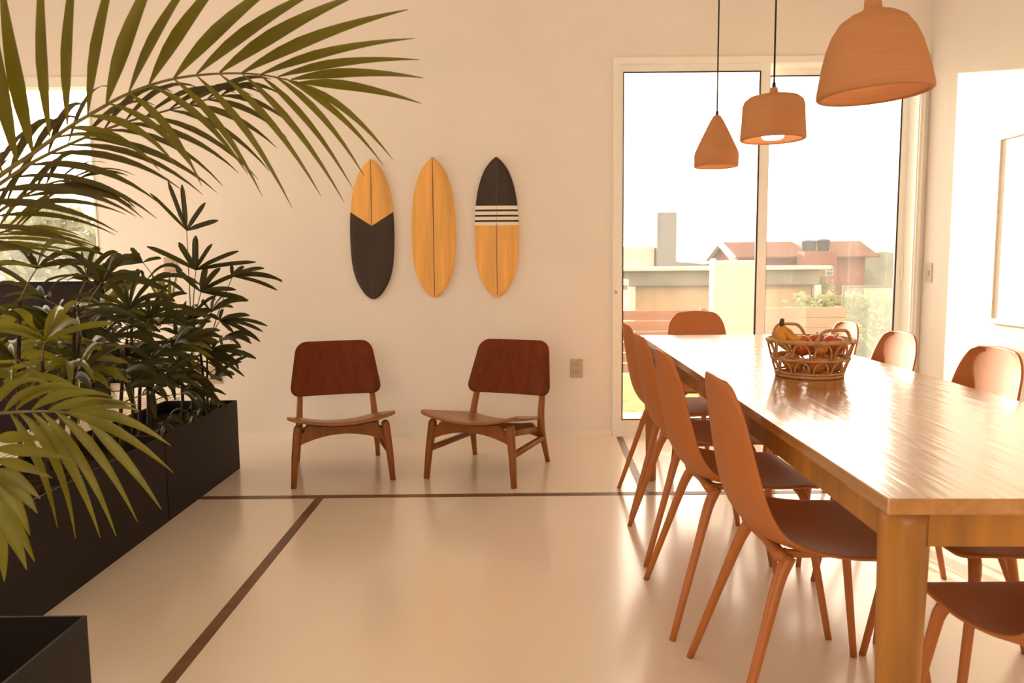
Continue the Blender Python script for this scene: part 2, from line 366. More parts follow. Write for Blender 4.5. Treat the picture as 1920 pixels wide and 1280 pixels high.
# ------------------------------------------------------------------ dining chairs
def make_shell():
    raw = spline([Vector(q) for q in [(.213, .447), (.203, .454), (.17, .459), (.08, .452), (-.01, .446), (-.085, .450), (-.140, .470), (-.176, .510), (-.198, .565), (-.213, .635), (-.226, .715), (-.236, .785), (-.242, .838), (-.2435, .853)]], 12)
    L = [0]
    for a, b in zip(raw, raw[1:]): L.append(L[-1]+(b-a).length if isinstance(b, Vector) else 0)
    T = L[-1]
    def pos(t):
        d = t*T
        for k in range(len(L)-1):
            if d <= L[k+1] or k == len(L)-2:
                q = (d-L[k])/max(1e-9, L[k+1]-L[k]); return raw[k].lerp(raw[k+1], q)
    hw = [(0, .205), (.10, .214), (.22, .217), (.32, .216), (.40, .212), (.48, .205), (.56, .196), (.66, .185), (.76, .174), (1, .150)]
    curl = [(0, .0), (.10, .004), (.22, .012), (.32, .027), (.42, .040), (.52, .045), (.70, .040), (.85, .032), (1, .018)]
    ts = [0, .008, .02, .04, .07, .11, .16, .21, .26, .31, .36, .41, .46, .52, .58, .64, .70, .76, .81, .85, .88, .905, .925, .945, .96, .972, .983, .992, 1]
    rows = []; nc = 16
    for t in ts:
        p = pos(t); tg = pos(min(1, t+.004))-pos(max(0, t-.004)); tg.normalize(); nx, nz = tg.y, -tg.x
        if t < .03: nx, nz = 0, 1
        h = interp(hw, t); c = interp(curl, t)
        if t > .84: h = .088+(h-.088)*math.sqrt(max(0, 1-((t-.84)/.16)**2.6))
        if t < .05: h = h-.045+.045*math.sqrt(max(0, 1-((.05-t)/.05)**2))
        r = []
        for k in range(nc+1):
            u = -1+2*k/nc; us = math.sin(u*PI/2)*.35+u*.65; cc = c*abs(us)**2.3
            top = -.010*us*us*max(0, (t-.80)/.20)**1.5
            r.append((us*h, p.x+nx*cc, p.y+nz*cc+top))
        rows.append(r)
    return grid(rows)
def make_dining_chair():
    t = thing('dining_chair', '', 'chair')
    sh = obj('shell', make_shell(), TERRA, t, True); solid(sh, .009, 0, 1)
    for sx in (-1, 1):
        obj('seat_rail', tube(spline([(sx*.128, .165, .450), (sx*.122, .05, .443), (sx*.118, -.07, .440), (sx*.116, -.095, .444)], 4), .0095, 8, 3, up=(0, 0, 1)), TERRAL, t, True)
    obj('cross_rail', tube([(-.128, .160, .449), (.128, .160, .449)], .009, 8, 3), TERRAL, t, True)
    obj('rear_bracket', tube([(-.150, -.110, .446), (-.125, -.106, .439), (0, -.098, .436), (.125, -.106, .439), (.150, -.110, .446)], [.010, .016, .014, .016, .010], 10, 2.4), TERRAL, t, True)
    for sx in (-1, 1):
        obj('leg', tube(spline([(sx*.128, .152, .446), (sx*.165, .168, .420), (sx*.182, .182, .33), (sx*.222, .232, 0)], 4), [.012, .013, .014, .0145, .0145, .014, .013, .0125, .012, .0115, .0108, .0102, .0095], 10), TERRAL, t, True)
        obj('leg', tube(spline([(sx*.135, -.088, .440), (sx*.150, -.116, .385), (sx*.172, -.152, .27), (sx*.220, -.235, 0)], 4), [.018, .017, .0165, .016, .0155, .015, .0145, .0135, .013, .012, .0115, .0108, .0098], 10), TERRAL, t, True)
    return t
chair0 = make_dining_chair(); first = [True]
def place_chair(x, y, rz, label):
    c = chair0 if first[0] else copy_tree(chair0); first[0] = False
    c.location = (x, y, 0); c.rotation_euler = (0, 0, math.radians(rz)); c['label'] = label; c['group'] = 'terracotta chairs around the dining table'
    return c
place_chair(.735, 1.830, -91, 'terracotta shell chair on the left of the table, nearest to the camera')
place_chair(.710, 2.372, -90, 'terracotta shell chair on the left side, second from the near end of the table')
place_chair(.734, 2.923, -91, 'terracotta shell chair on the left side, third from the near end of the table')
place_chair(.768, 3.478, -91, 'terracotta shell chair on the left side, farthest and next to the far table leg')
place_chair(1.065, 4.105, 179, 'terracotta shell chair at the far head of the table, in front of the glass door')
place_chair(1.232, 1.835, 90, 'terracotta shell chair on the right side, nearest, only its seat showing under the table')
place_chair(1.300, 2.350, 91, 'terracotta shell chair on the right side with a dark curved shadow, below the framed picture')
place_chair(1.290, 2.915, 90, 'terracotta shell chair on the right side, sunlit back beside the door frame')
place_chair(1.315, 3.440, 88, 'terracotta shell chair on the far right side, its back peeking out behind the fruit basket')
place_chair(1.040, 1.300, 0, 'terracotta shell chair tucked in at the near end behind the near table leg')

# ------------------------------------------------------------------ lounge chairs
def rrow(z0, z1, w0, w1, r, nrow=18):
    out = []
    for i in range(nrow+1):
        s = .5-.5*math.cos(PI*i/nrow); z = z0+(z1-z0)*s; h = w0+(w1-w0)*s; d = min(z-z0, z1-z)
        if d < r: h = h-r+math.sqrt(max(0, r*r-(r-d)**2))
        out.append((z, h))
    return out
def make_lounge():
    t = thing('lounge_chair', '', 'chair')
    # backrest
    rows = []
    for z, h in rrow(.385, .688, .262, .215, .055):
        s = (z-.385)/.30; r = []
        for k in range(15):
            x = h*(-1+2*k/14)
            r.append((x, .268+.105*s-.55*x*x-.004, z+.03*x*x))
        rows.append(r)
    b = obj('backrest', grid(rows), WALNUT, t, True); solid(b, .014, 0)
    rows = []
    for y, h in rrow(-.315, .215, .278, .215, .045):
        s = (y+.315)/.53; r = []
        for k in range(15):
            x = h*(-1+2*k/14)
            r.append((x, y, .326+.62*x*x-.088*s-.006*max(0, 1-s*8)**2))
        rows.append(r)
    b = obj('seat', grid(rows), SEATW, t, True); solid(b, .013, 0)
    # arched front rail, cut to the curve of the seat
    N = 24; top, bot = [], []
    for i in range(N+1):
        x = -.212+.424*i/N; u = abs(x)/.212
        tz = .305+.60*x*x-.006
        if u > .80: tz = tz-(.045*min(1, (u-.80)/.12))
        top.append((x, tz)); bot.append((x, .262-.045*u**2))
    obj('front_rail', prism_xz(bot+top[::-1], -.262, -.240), WALNUTF, t)
    top, bot = [], []
    for i in range(N+1):
        x = -.205+.410*i/N; u = abs(x)/.205
        tz = .232+.50*x*x-.008
        if u > .82: tz -= .04*min(1, (u-.82)/.12)
        top.append((x, tz)); bot.append((x, .190-.030*u**2))
    obj('rear_rail', prism_xz(bot+top[::-1], .190, .210), WALNUTF, t)
    for sx in (-1, 1):
        obj('leg', tube([(sx*.2525, -.277, 0), (sx*.240, -.264, .16), (sx*.226, -.252, .275), (sx*.223, -.250, .303), (sx*.2225, -.2495, .314), (sx*.222, -.249, .319)], [.0145, .0185, .0215, .0205, .015, .008], 12, 3.2, up=(0, 1, 0)), WALNUTF, t, True, 'front leg with rounded top')
        obj('leg', tube(spline([(sx*.232, .277, 0), (sx*.222, .235, .13), (sx*.215, .214, .225), (sx*.209, .238, .33), (sx*.202, .286, .44), (sx*.196, .334, .545)], 3), [.0130, .0135, .015, .0165, .0180, .019, .020, .019, .018, .0175, .017, .016, .015, .0145, .014, .013], 12, 3.2, up=(0, 1, 0)), WALNUTF, t, True, 'bent rear leg that carries the backrest')
        obj('stretcher', tube([(sx*.238, -.255, .160), (sx*.220, .225, .150)], .016, 12, 4, up=(0, 0, 1), flat=.9), WALNUTF, t, True)
        obj('side_rail', tube([(sx*.205, -.245, .268), (sx*.196, .20, .200)], .013, 12, 4, up=(0, 0, 1), flat=1.3), WALNUTF, t, True)
    return t
lc = make_lounge(); lc.location = (-.951, 4.092, 0); lc.rotation_euler = (0, 0, math.radians(15.9)); lc['group'] = 'low wooden lounge chairs'
lc['label'] = 'low dark wooden lounge chair nearer to the planters, under the first two surfboards'
l2 = copy_tree(lc); l2.location = (-.116, 4.074, 0); l2.rotation_euler = (0, 0, math.radians(-23))
l2['label'] = 'low dark wooden lounge chair nearer to the glass door, under the striped surfboard'

# ------------------------------------------------------------------ surfboards
OUT = [(0, .0), (.006, .06), (.015, .135), (.03, .235), (.05, .345), (.075, .46), (.10, .555), (.15, .685), (.20, .785), (.26, .867), (.32, .927), (.40, .975), (.48, .998), (.55, 1), (.62, .99), (.68, .972), (.74, .938), (.79, .885), (.83, .825), (.87, .735), (.90, .64), (.925, .55), (.95, .445), (.97, .335), (.985, .225), (.995, .12), (1, .0)]
BH, BW, BT = .893, .1420, .020
def board_patch(z_lo, z_hi, u0=-1, u1=1, nr=40, lift=0):
    "piece of the deck between two heights (functions of |u|), z measured down from the nose as 0..1"
    us = [-1, -1, -.985, -.94, -.86, -.72, -.5, -.25, -.06, 0, .06, .25, .5, .72, .86, .94, .985, 1, 1]
    rim = [True]+[False]*(len(us)-2)+[True]
    sel = [(u, b) for u, b in zip(us, rim) if u0-1e-9 <= u <= u1+1e-9]
    rows = []
    for i in range(nr+1):
        r = []
        for u, b in sel:
            a, c = z_lo(abs(u)), z_hi(abs(u)); s = i/nr
            if a == 0 or c == 1:   # finer rows towards nose and tail
                s = s**1.6 if a == 0 and c < 1 else (1-(1-s)**1.6 if a > 0 else .5-.5*math.cos(PI*s))
            tt = a+(c-a)*s; hwid = interp(OUT, tt)*BW
            y = 0 if b else -(BT*(1-.45*abs(u)**5))-lift
            if tt <= 0 or tt >= 1: y = y*.55
            r.append((u*hwid, y, BH*(1-tt)))
        rows.append(r)
    return grid(rows)
def stringer(t0, t1, wd=.0016):
    return box(-wd, wd, -BT-.0008, -BT+.003, BH*(1-t1), BH*(1-t0))
def board(x, z0, label, tilt=0):
    t = thing('surfboard', label, 'surfboard', (x, YB-.004, z0), 0, 'small decorative surfboards on the wall'); t.rotation_euler = (0, tilt, 0); return t
c0 = lambda v: (lambda u: v)
b1 = board(-.890, .914, 'wooden wall surfboard with a black chevron tail, leftmost of the three', math.radians(.5))
chev = lambda u: .472-.098*u
obj('wood_deck', board_patch(c0(0), chev), PINE, b1, False); obj('painted_tail', board_patch(chev, c0(1)), BLACKB, b1, False, 'black painted tail with a chevron edge')
obj('stringer', stringer(.01, .472), STRING, b1, label='thin dark centre line')
obj('stringer', stringer(.474, .99, .0009), mat('stringer_faint', (.10, .045, .02), .5, vary=.1), b1)
b2 = board(-.492, .923, 'plain wooden wall surfboard, middle of the three', math.radians(.2))
obj('wood_deck', board_patch(c0(0), c0(1)), PINE, b2); obj('stringer', stringer(.005, .995, .002), STRING, b2, label='thin dark centre line')
b3 = board(-.086, .921, 'wooden wall surfboard with black nose and cream stripes, rightmost of the three', math.radians(.2))
edges = [0, .346, .372, .386, .410, .424, .447, .461, .484, 1]
for i, (a, b) in enumerate(zip(edges, edges[1:])):
    nm, mm, lb = (('painted_nose', BLACKB, 'black painted nose') if i == 0 else ('wood_deck', PINE, None) if i == 8 else ('stripe', CREAM if i % 2 else BLACKB, 'cream stripe' if i % 2 else 'black stripe'))
    obj(nm, board_patch(c0(a), c0(b), nr=40 if i in (0, 8) else 2), mm, b3, label=lb)
obj('stringer', stringer(.006, .484, .0009), mat('stringer_brown', (.16, .07, .03), .5, vary=.1), b3); obj('stringer', stringer(.484, .99, .0016), STRING, b3)

# ------------------------------------------------------------------ pendant lamps
def lamp(name_label, x, y, zb, prof, cap_z, tilt=0):
    t = thing('pendant_lamp', name_label, 'lamp', (x, y, zb), 0, 'clay pendant lamps over the table')
    if tilt: t.rotation_euler = (0, tilt, 0)
    s = obj('lamp_shade', lathe(prof, 56), CLAY, t, True)
    obj('cord', tube([(0, 0, cap_z), (0, 0, ZC-zb)], .0034, 8), CORD, t, True)
    obj('cord_grip', lathe([(0, cap_z-.004), (.0075, cap_z-.004), (.006, cap_z+.018), (0, cap_z+.018)], 16), CORD, t, True)
    return t
def thick(outer, th):
    inner = [(max(r-th, .001), z-th*.55) for r, z in outer if z > .012]
    return outer, inner
# cone
out = [(.0105, .236), (.016, .232), (.030, .210), (.060, .150), (.0965, .072), (.1005, .058), (.101, .050), (.1005, .004), (.098, 0)]
inn = [(.091, .0), (.0925, .006), (.0925, .052), (.088, .068), (.052, .148), (.022, .205), (.004, .222)]
l_cone = lamp('cone shaped clay pendant lamp with a short straight rim, leftmost and smallest', .968, 3.58, 1.572, [(0, .236)]+out+inn, .236)
# drum
out = [(.013, .192), (.014, .184), (.017, .172), (.030, .166), (.060, .163), (.090, .156), (.106, .143), (.1125, .125), (.1155, .06), (.1195, .012), (.1195, .004), (.116, 0)]
inn = [(.107, 0), (.105, .008), (.102, .06), (.099, .118), (.085, .138), (.05, .146), (.004, .150)]
l_drum = lamp('wide drum shaped clay pendant lamp with a glowing bulb, middle of the three', .996, 2.90, 1.584, [(0, .192)]+out+inn, .192)
def bulb(l, z, r, label):
    obj('bulb', lathe([(0, z), (r*.8, z), (r, z+.006), (r, z+.014), (r*.7, z+.03), (.014, z+.05), (.012, z+.075), (0, z+.076)], 24), BULB, l, False, label)
bulb(l_drum, .003, .040, 'glowing disc bulb')
bulb(l_cone, .060, .030, 'glowing bulb')
# dome
out = [(.021, .248), (.022, .238), (.0225, .226), (.032, .218), (.056, .210), (.084, .192), (.104, .163), (.119, .128), (.132, .081), (.142, .034), (.146, .012), (.146, .004), (.142, 0)]
inn = [(.132, 0), (.129, .008), (.123, .04), (.112, .086), (.098, .128), (.079, .165), (.051, .188), (.004, .198)]
l_dome = lamp('big bell shaped clay pendant lamp hanging nearest to the camera', .985, 2.08, 1.568, [(0, .248)]+out+inn, .248, math.radians(-3))
bulb(l_dome, .070, .034, 'glowing bulb')

# ------------------------------------------------------------------ fruit basket
BX, BY = .972, 2.430
bk = thing('fruit_basket', 'open woven rattan fruit basket with two loop handles on the dining table', 'basket', (BX, BY, TZ), math.radians(12))
def ring(r, z, rad, n=44, wob=0):
    return tube([(r*math.cos(2*PI*k/n), r*math.sin(2*PI*k/n), z+wob*math.sin(4*PI*k/n)) for k in range(n)], rad, 7, closed=True)
RB, RM, RT = .101, .117, .132; ZB, ZM, ZT = .006, .060, .118
obj('base_ring', join(ring(RB, ZB, .006), ring(RB+.004, ZB+.010, .004)), RATTAN, bk, True)
obj('base_weave', join(*[tube([(-math.sqrt(max(0, RB**2-y*y)), y, .006), (math.sqrt(max(0, RB**2-y*y)), y, .006)], .005, 6) for y in [-.09+.018*i for i in range(11)]]), RATTAN, bk, True)
obj('middle_ring', join(ring(RM, ZM, .0055), ring(RM-.006, ZM+.006, .004)), RATTAN, bk, True)
obj('rim', join(ring(RT, ZT, .0068), ring(RT-.008, ZT-.004, .005)), RATTAN, bk, True)
def arch(r0, z0, r1, z1, a, half, rad=.0042):
    pts = []
    for i in range(11):
        th = PI*i/10; s = math.sin(th)**.75; an = a-half*math.cos(th)*(1 if True else 0)
        z = z0+(z1-z0)*s; r = r0+(r1-r0)*s
        pts.append((r*math.cos(an), r*math.sin(an), z))
    return tube(pts, rad, 6)
NA = 12
for k in range(NA):
    a = 2*PI*(k+.5)/NA
    obj('arch', arch(RM, ZM, RT, ZT-.004, a, .215, .0036), RATTAN, bk, True)
    obj('arch', arch(RB, ZB, RM, ZM-.004, a, .215, .0036), RATTAN, bk, True)
    for R_, z in ((RT-.002, ZT-.002), (RM-.001, ZM+.002)):
        obj('binding', tube([(R_*math.cos(a+d), R_*math.sin(a+d), z) for d in (-.085, -.07, 0, .07, .085)], [.006, .0088, .0092, .0088, .006], 8), RATTAN, bk, True)
for sg in (-1, 1):
    a0 = sg*PI/2
    p = [(-.062, ZT-.004), (-.054, ZT+.018), (-.040, ZT+.036), (-.020, ZT+.041), (.020, ZT+.041), (.040, ZT+.036), (.054, ZT+.018), (.062, ZT-.004)]
    obj('handle', tube(spline([(x, sg*(math.sqrt(RT**2-x*x)+.004), z) for x, z in p], 3), .0052, 8), RATTAN, bk, True)
def fruit(name, label, cat, x, y, z, r, mt, grp=None, squash=.92, rx=0, ry=0):
    t = thing(name, label, cat, (BX+x, BY+y, TZ+z), random.random()*6, grp); t.rotation_euler = (rx, ry, random.random())
    pr = []
    for i in range(15):
        th = PI*i/14; rr = r*math.sin(th); zz = r*squash*math.cos(th)
        if cat == 'apple': zz -= .22*r*math.exp(-(th/.35)**2); zz += .12*r*math.exp(-((PI-th)/.3)**2); rr *= 1+.06*math.cos(th)
        pr.append((max(rr, .0004), zz))
    obj('flesh', lathe(pr, 20), mt, t, True)
    if cat == 'apple': obj('stem', tube([(0, 0, r*squash*.70), (.002, 0, r*squash*.95), (.006, 0, r*squash*1.12)], [.0014, .0012, .0018], 6), BROWN, t, True)
    else: obj('calyx', lathe([(0, r*squash+.0012), (.0035, r*squash+.0008), (.004, r*squash-.001)], 8), BROWN, t)
    return t
fo = 'oranges at the bottom of the basket'
fruit('orange', 'orange at the left in the bottom of the basket, under the bananas', 'orange', -.060, -.028, .0420, .0300, ORANGE, fo)
fruit('orange', 'orange in the bottom front of the basket, left of centre', 'orange', -.004, -.064, .0420, .0300, ORANGE, fo)
fruit('orange', 'orange in the bottom front of the basket, right of centre', 'orange', .058, -.036, .0420, .0300, ORANGE, fo)
fruit('orange', 'orange at the back right in the bottom of the basket', 'orange', .050, .036, .0420, .0300, ORANGE, fo)
fruit('orange', 'orange at the back left in the bottom of the basket', 'orange', -.038, .052, .0420, .0300, ORANGE, fo)
fa = 'red apples on top in the basket'
fruit('apple', 'red apple with its stem facing forward, left of the basket handle', 'apple', -.036, -.022, .101, .035, APPLE, fa, rx=1.0)
fruit('apple', 'large red apple on the right in the basket, nearer to the camera', 'apple', .066, -.026, .1035, .036, APPLE, fa, rx=.3)
fruit('apple', 'red apple on the right in the basket, behind the large one', 'apple', .046, .056, .102, .034, APPLE, fa, rx=-.2)
fruit('apple', 'small yellow and red apple low between the other apples', 'apple', .012, -.056, .094, .022, mat('apple_blush', (.46, .09, .02), .3, vary=.5, scale=(18, 18, 18), dark=(.62, .36, .06)), fa, rx=.5)
bn = thing('banana_bunch', 'bunch of ripe bananas leaning over the left rim of the basket', 'bananas', (BX, BY, TZ))
def banana(pts, r=.0165):
    P = spline(pts, 4); n = len(P)
    R = [r*min(1, .38+2.6*i/n)*min(1, .35+2.4*(n-1-i)/n) for i in range(n)]
    return tube(P, R, 8, 2.4)
obj('banana', banana([(-.098, -.020, .165), (-.082, -.024, .140), (-.062, -.032, .122), (-.040, -.030, .128)]), BANANA, bn, True)
obj('banana', banana([(-.100, -.014, .166), (-.092, .004, .140), (-.076, .030, .123), (-.052, .062, .126)]), BANANA, bn, True)
obj('banana', banana([(-.102, -.022, .164), (-.106, -.024, .140), (-.100, -.028, .115), (-.080, -.030, .086)]), BANANA, bn, True)
obj('stem', tube(spline([(-.099, -.018, .160), (-.100, -.017, .174), (-.096, -.012, .186)], 3), [.009, .006, .0065], 8), BROWN, bn, True, 'dark brown stem end')
bb = obj('banana', banana([(-.040, .085, .108), (-.010, .092, .122), (.020, .088, .124), (.046, .074, .110)]), BANANA, None, True)
tag(bb, 'single yellow banana lying across the back of the basket', 'banana')

# ------------------------------------------------------------------ planters and bench
def planter(x, y, wd, ln, ht, label, soil):
    t = thing('planter_box', label, 'planter', (x, y, 0), 0)
    th = .006
    obj('box', join(box(0, wd, 0, th, 0, ht), box(0, wd, ln-th, ln, 0, ht), box(0, th, th, ln-th, 0, ht), box(wd-th, wd, th, ln-th, 0, ht), box(th, wd-th, th, ln-th, 0.0, .01)), PLANTER, t)
    if soil:
        rows = [[(th+(wd-2*th)*i/14, th+(ln-2*th)*j/24, soil+random.uniform(-.008, .008)) for i in range(15)] for j in range(25)]
        s = obj('soil', grid(rows), SOIL, t); s['kind'] = 'stuff'
    return t
PXF = -1.536; PW = .40
planter(PXF-PW, 3.274, PW, .883, .389, 'black steel planter box farthest back, next to the wall', .325)
planter(PXF-PW, 2.268, PW, .999, .389, 'second black steel planter box from the wall, behind the low bright palm frond', .325)
planter(-1.36, .70, .451, .838, .389, 'black steel planter box at the bottom left corner, nearest to the camera', .12)
bn_ = thing('slatted_bench', 'low slatted wooden bench behind the planters, catching bright light', 'bench', (-2.265, 2.25, 0))
for i in range(10):
    obj('slat', bbox(.0335*i, .0335*i+.024, 0, 2.10, .358, .380, .002, 1), SLAT, bn_)
for yy in (.12, 1.0, 1.92):
    obj('bearer', bbox(0.0, .325, yy, yy+.05, .318, .3575, .002, 1), SLAT, bn_)
    for xx in (.015, .27): obj('leg', bbox(xx, xx+.04, yy+.005, yy+.045, 0, .3175, .002, 1), SLAT, bn_)

# ------------------------------------------------------------------ plants
def blade(p0, p1, p2, wd, face=(0, -1, .2), n=8, blunt=False, fold=.18):
    "a leaflet: quadratic curve p0-p1-p2 with a shallow V section"
    p0, p1, p2 = Vector(p0), Vector(p1), Vector(p2); f = Vector(face).normalized(); rows = []
    for i in range(n+1):
        t = i/n; P = p0*(1-t)**2+p1*2*t*(1-t)+p2*t*t; T = ((p1-p0)*(1-t)+(p2-p1)*t).normalized()
        s = T.cross(f); s = s.normalized() if s.length > 1e-5 else Vector((1, 0, 0)); nn = s.cross(T)
        if blunt: h = min(1, .22+t*3.2)*max(.22, 1-max(0, t-.82)/.18*.75)
        else: h = (.14+.86*min(1, t/.30)**.8)*max(.03, 1-max(0, t-.42)/.58)**.80
        h *= wd/2
        rows.append([P-s*h+nn*h*fold*2, P, P+s*h+nn*h*fold*2])
    return grid(rows)
def palm_frond(parent, rpts, mt, leaflets, wd, face=(0, -1, .2), r0=.006, r1=.0018):
    rp = spline(rpts, 5)
    f = obj('frond', tube(rp, [r0, r1], 7), STALK, parent, True)
    for (b, m_, t_, k) in leaflets:
        obj('leaflet', blade(b, m_, t_, wd*k, Vector(face)+Vector((random.uniform(-.35, .35), 0, random.uniform(-.3, .3)))), mt, f, True)
    return f

palm = thing('kentia_palm', 'tall feathery palm with long arching fronds in the near left planter', 'palm', (-1.26, 1.16, .12))
PB = Vector((-1.26, 1.16, .12))
loc = lambda p: Vector(p)-PB
obj('trunk', tube([loc((-1.26, 1.16, .10)), loc((-1.262, 1.162, .3)), loc((-1.258, 1.17, .5))], [.026, .020, .015], 12), STALK, palm, True)
# the big lit frond: base pixels on the rachis, depth grows from 1.50 to 1.95
def dep(px): return 1.52+.42*max(-.3, min(1.0, px/560))
def uplf(bx, by, tx, ty, dz=-.10, sag=0, k=1.0):
    b = at(bx, by, dep(bx)); t = at(tx, ty, dep(bx)+dz); mid = b.lerp(t, .5)+Vector((0, dz*.2, sag)); return (loc(b), loc(mid), loc(t), k)
rach = [(-90, 420), (-20, 345), (62, 287), (120, 245), (165, 217), (242, 175), (325, 148), (412, 138), (488, 140), (558, 154)]
R1 = [loc((-1.258, 1.17, .48)), loc((-1.30, 1.22, .85))]+[loc(at(x, y, dep(x))) for x, y in rach]
UP = [(-30, 352, -110, 100), (4, 322, -75, 60), (33, 306, -22, -30), (62, 287, 0, -60), (94, 256, 80, -110), (127, 234, 148, -120), (165, 215, 232, -120), (200, 194, 312, -95), (242, 174, 388, -80), (280, 158, 446, -75), (326, 147, 562, -60), (369, 139, 630, -35), (412, 136, 692, -18), (452, 138, 765, 18), (488, 140, 777, 72), (521, 144, 787, 112), (546, 149, 794, 146), (558, 155, 790, 194)]
DN = [(558, 155, 737, 300), (534, 147, 719, 310), (515, 143, 683, 330), (488, 141, 662, 354), (455, 139, 646, 380), (412, 139, 602, 368), (369, 142, 548, 390), (326, 148, 492, 368), (280, 160, 465, 327), (242, 175, 378, 348), (202, 194, 372, 330), (165, 217, 330, 310), (125, 240, 300, 320), (92, 262, 285, 300)]
LF = [uplf(*q, sag=(.012 if q[2] < 500 else .022), k=(1.0 if q[0] < 470 else .72)) for q in UP]+[uplf(*q, dz=.14, sag=.060, k=.55) for q in DN]
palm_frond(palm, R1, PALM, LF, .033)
# second, shaded frond below it
def frond_auto(rpx, depth, mt, n, ln, wd, upang, dnang, base=None, droop=.3, k0=.12, face=(0, -1, .2), both=True):
    P = [at(x, y, d) for (x, y), d in zip(rpx, depth)]
    pts = ([loc(b) for b in base] if base else [])+[loc(p) for p in P]
    S_ = spline(P, 12); LFs = []; m_ = len(S_)-1
    for i in range(n):
        u = k0+(1-k0)*i/(n-1); j = min(m_-1, int(u*m_)); b = S_[j]; T = (S_[j+1]-S_[max(0, j-1)]).normalized()
        side = T.cross(Vector((0, -1, .0))).normalized()        # in-picture perpendicular
        if side.z < 0: side = -side
        L_ = ln*(.55+.9*math.sin(PI*min(1, .18+.72*u)))*random.uniform(.92, 1.08)*.75
        for sg, an in ((1, upang), (-1, dnang)):
            if sg < 0 and not both: continue
            a = math.radians(an*(1-.45*u)+random.uniform(-5, 5))
            d = T*math.cos(a)+side*sg*math.sin(a)+Vector((0, sg*-.25+random.uniform(-.12, .12), 0)); d.normalize()
            t = b+d*L_; t.z -= droop*L_*random.uniform(.8, 1.2); mid = b+d*L_*.55+Vector((0, 0, .02*L_))
            LFs.append((loc(b), loc(mid), loc(t), 1.0))
    return palm_frond(palm, pts, mt, LFs, wd, face)
b0 = [(-1.258, 1.17, .46), (-1.34, 1.26, .80)]
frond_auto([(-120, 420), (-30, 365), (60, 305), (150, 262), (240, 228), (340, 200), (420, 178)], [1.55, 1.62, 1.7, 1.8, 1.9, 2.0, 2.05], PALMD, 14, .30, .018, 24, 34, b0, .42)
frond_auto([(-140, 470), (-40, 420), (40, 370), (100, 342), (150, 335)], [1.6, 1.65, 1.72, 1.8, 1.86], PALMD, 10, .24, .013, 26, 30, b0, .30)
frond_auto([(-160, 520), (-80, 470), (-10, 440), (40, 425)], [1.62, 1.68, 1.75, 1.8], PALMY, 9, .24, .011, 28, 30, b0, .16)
# low bright frond sweeping over the planters
def lf(bx, by, mx, my, tx, ty, d, k=1.0, dm=0, dt=0):
    return (loc(at(bx, by, d)), loc(at(mx, my, d+dm)), loc(at(tx, ty, d+dt)), k)
D = 1.58
LOW = [lf(150, 772, 230, 768, 320, 835, D), lf(120, 772, 220, 790, 325, 886, D), lf(160, 785, 235, 850, 303, 955, D), lf(105, 772, 190, 830, 258, 978, D), lf(78, 772, 165, 850, 218, 1005, D), lf(60, 772, 140, 850, 188, 1008, D), lf(35, 772, 120, 830, 142, 1010, D), lf(20, 775, 85, 850, 108, 990, D),
       lf(90, 770, 160, 740, 260, 760, D), lf(60, 768, 125, 715, 215, 745, D), lf(30, 768, 90, 700, 165, 735, D), lf(8, 772, 50, 715, 128, 728, D, .9), lf(-20, 775, 20, 690, 92, 718, D, .9), lf(130, 770, 190, 745, 262, 770, D)]
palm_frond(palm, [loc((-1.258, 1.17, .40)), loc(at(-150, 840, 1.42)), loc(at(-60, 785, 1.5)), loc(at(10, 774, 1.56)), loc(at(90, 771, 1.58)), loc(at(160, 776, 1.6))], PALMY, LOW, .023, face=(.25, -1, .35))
D = 1.45
LOW2 = [lf(-10, 842, 60, 838, 134, 862, D), lf(-10, 862, 50, 868, 98, 896, D), lf(-10, 880, 40, 895, 76, 935, D, 1.15), lf(-8, 895, 45, 915, 70, 962, D, 1.15), lf(-5, 908, 40, 945, 56, 1003, D, 1.15), lf(-10, 925, 40, 985, 65, 1052, D, 1.15), lf(-12, 950, 30, 1000, 50, 1068, D, 1.15), lf(-15, 980, 8, 1020, 8, 1090, D, 1.1), lf(-10, 822, 30, 818, 90, 824, D)]
palm_frond(palm, [loc((-1.258, 1.17, .36)), loc(at(-160, 900, 1.38)), loc(at(-70, 870, 1.42)), loc(at(-10, 878, 1.45)), loc(at(-2, 930, 1.46))], PALMY, LOW2, .025, face=(.3, -1, .35))

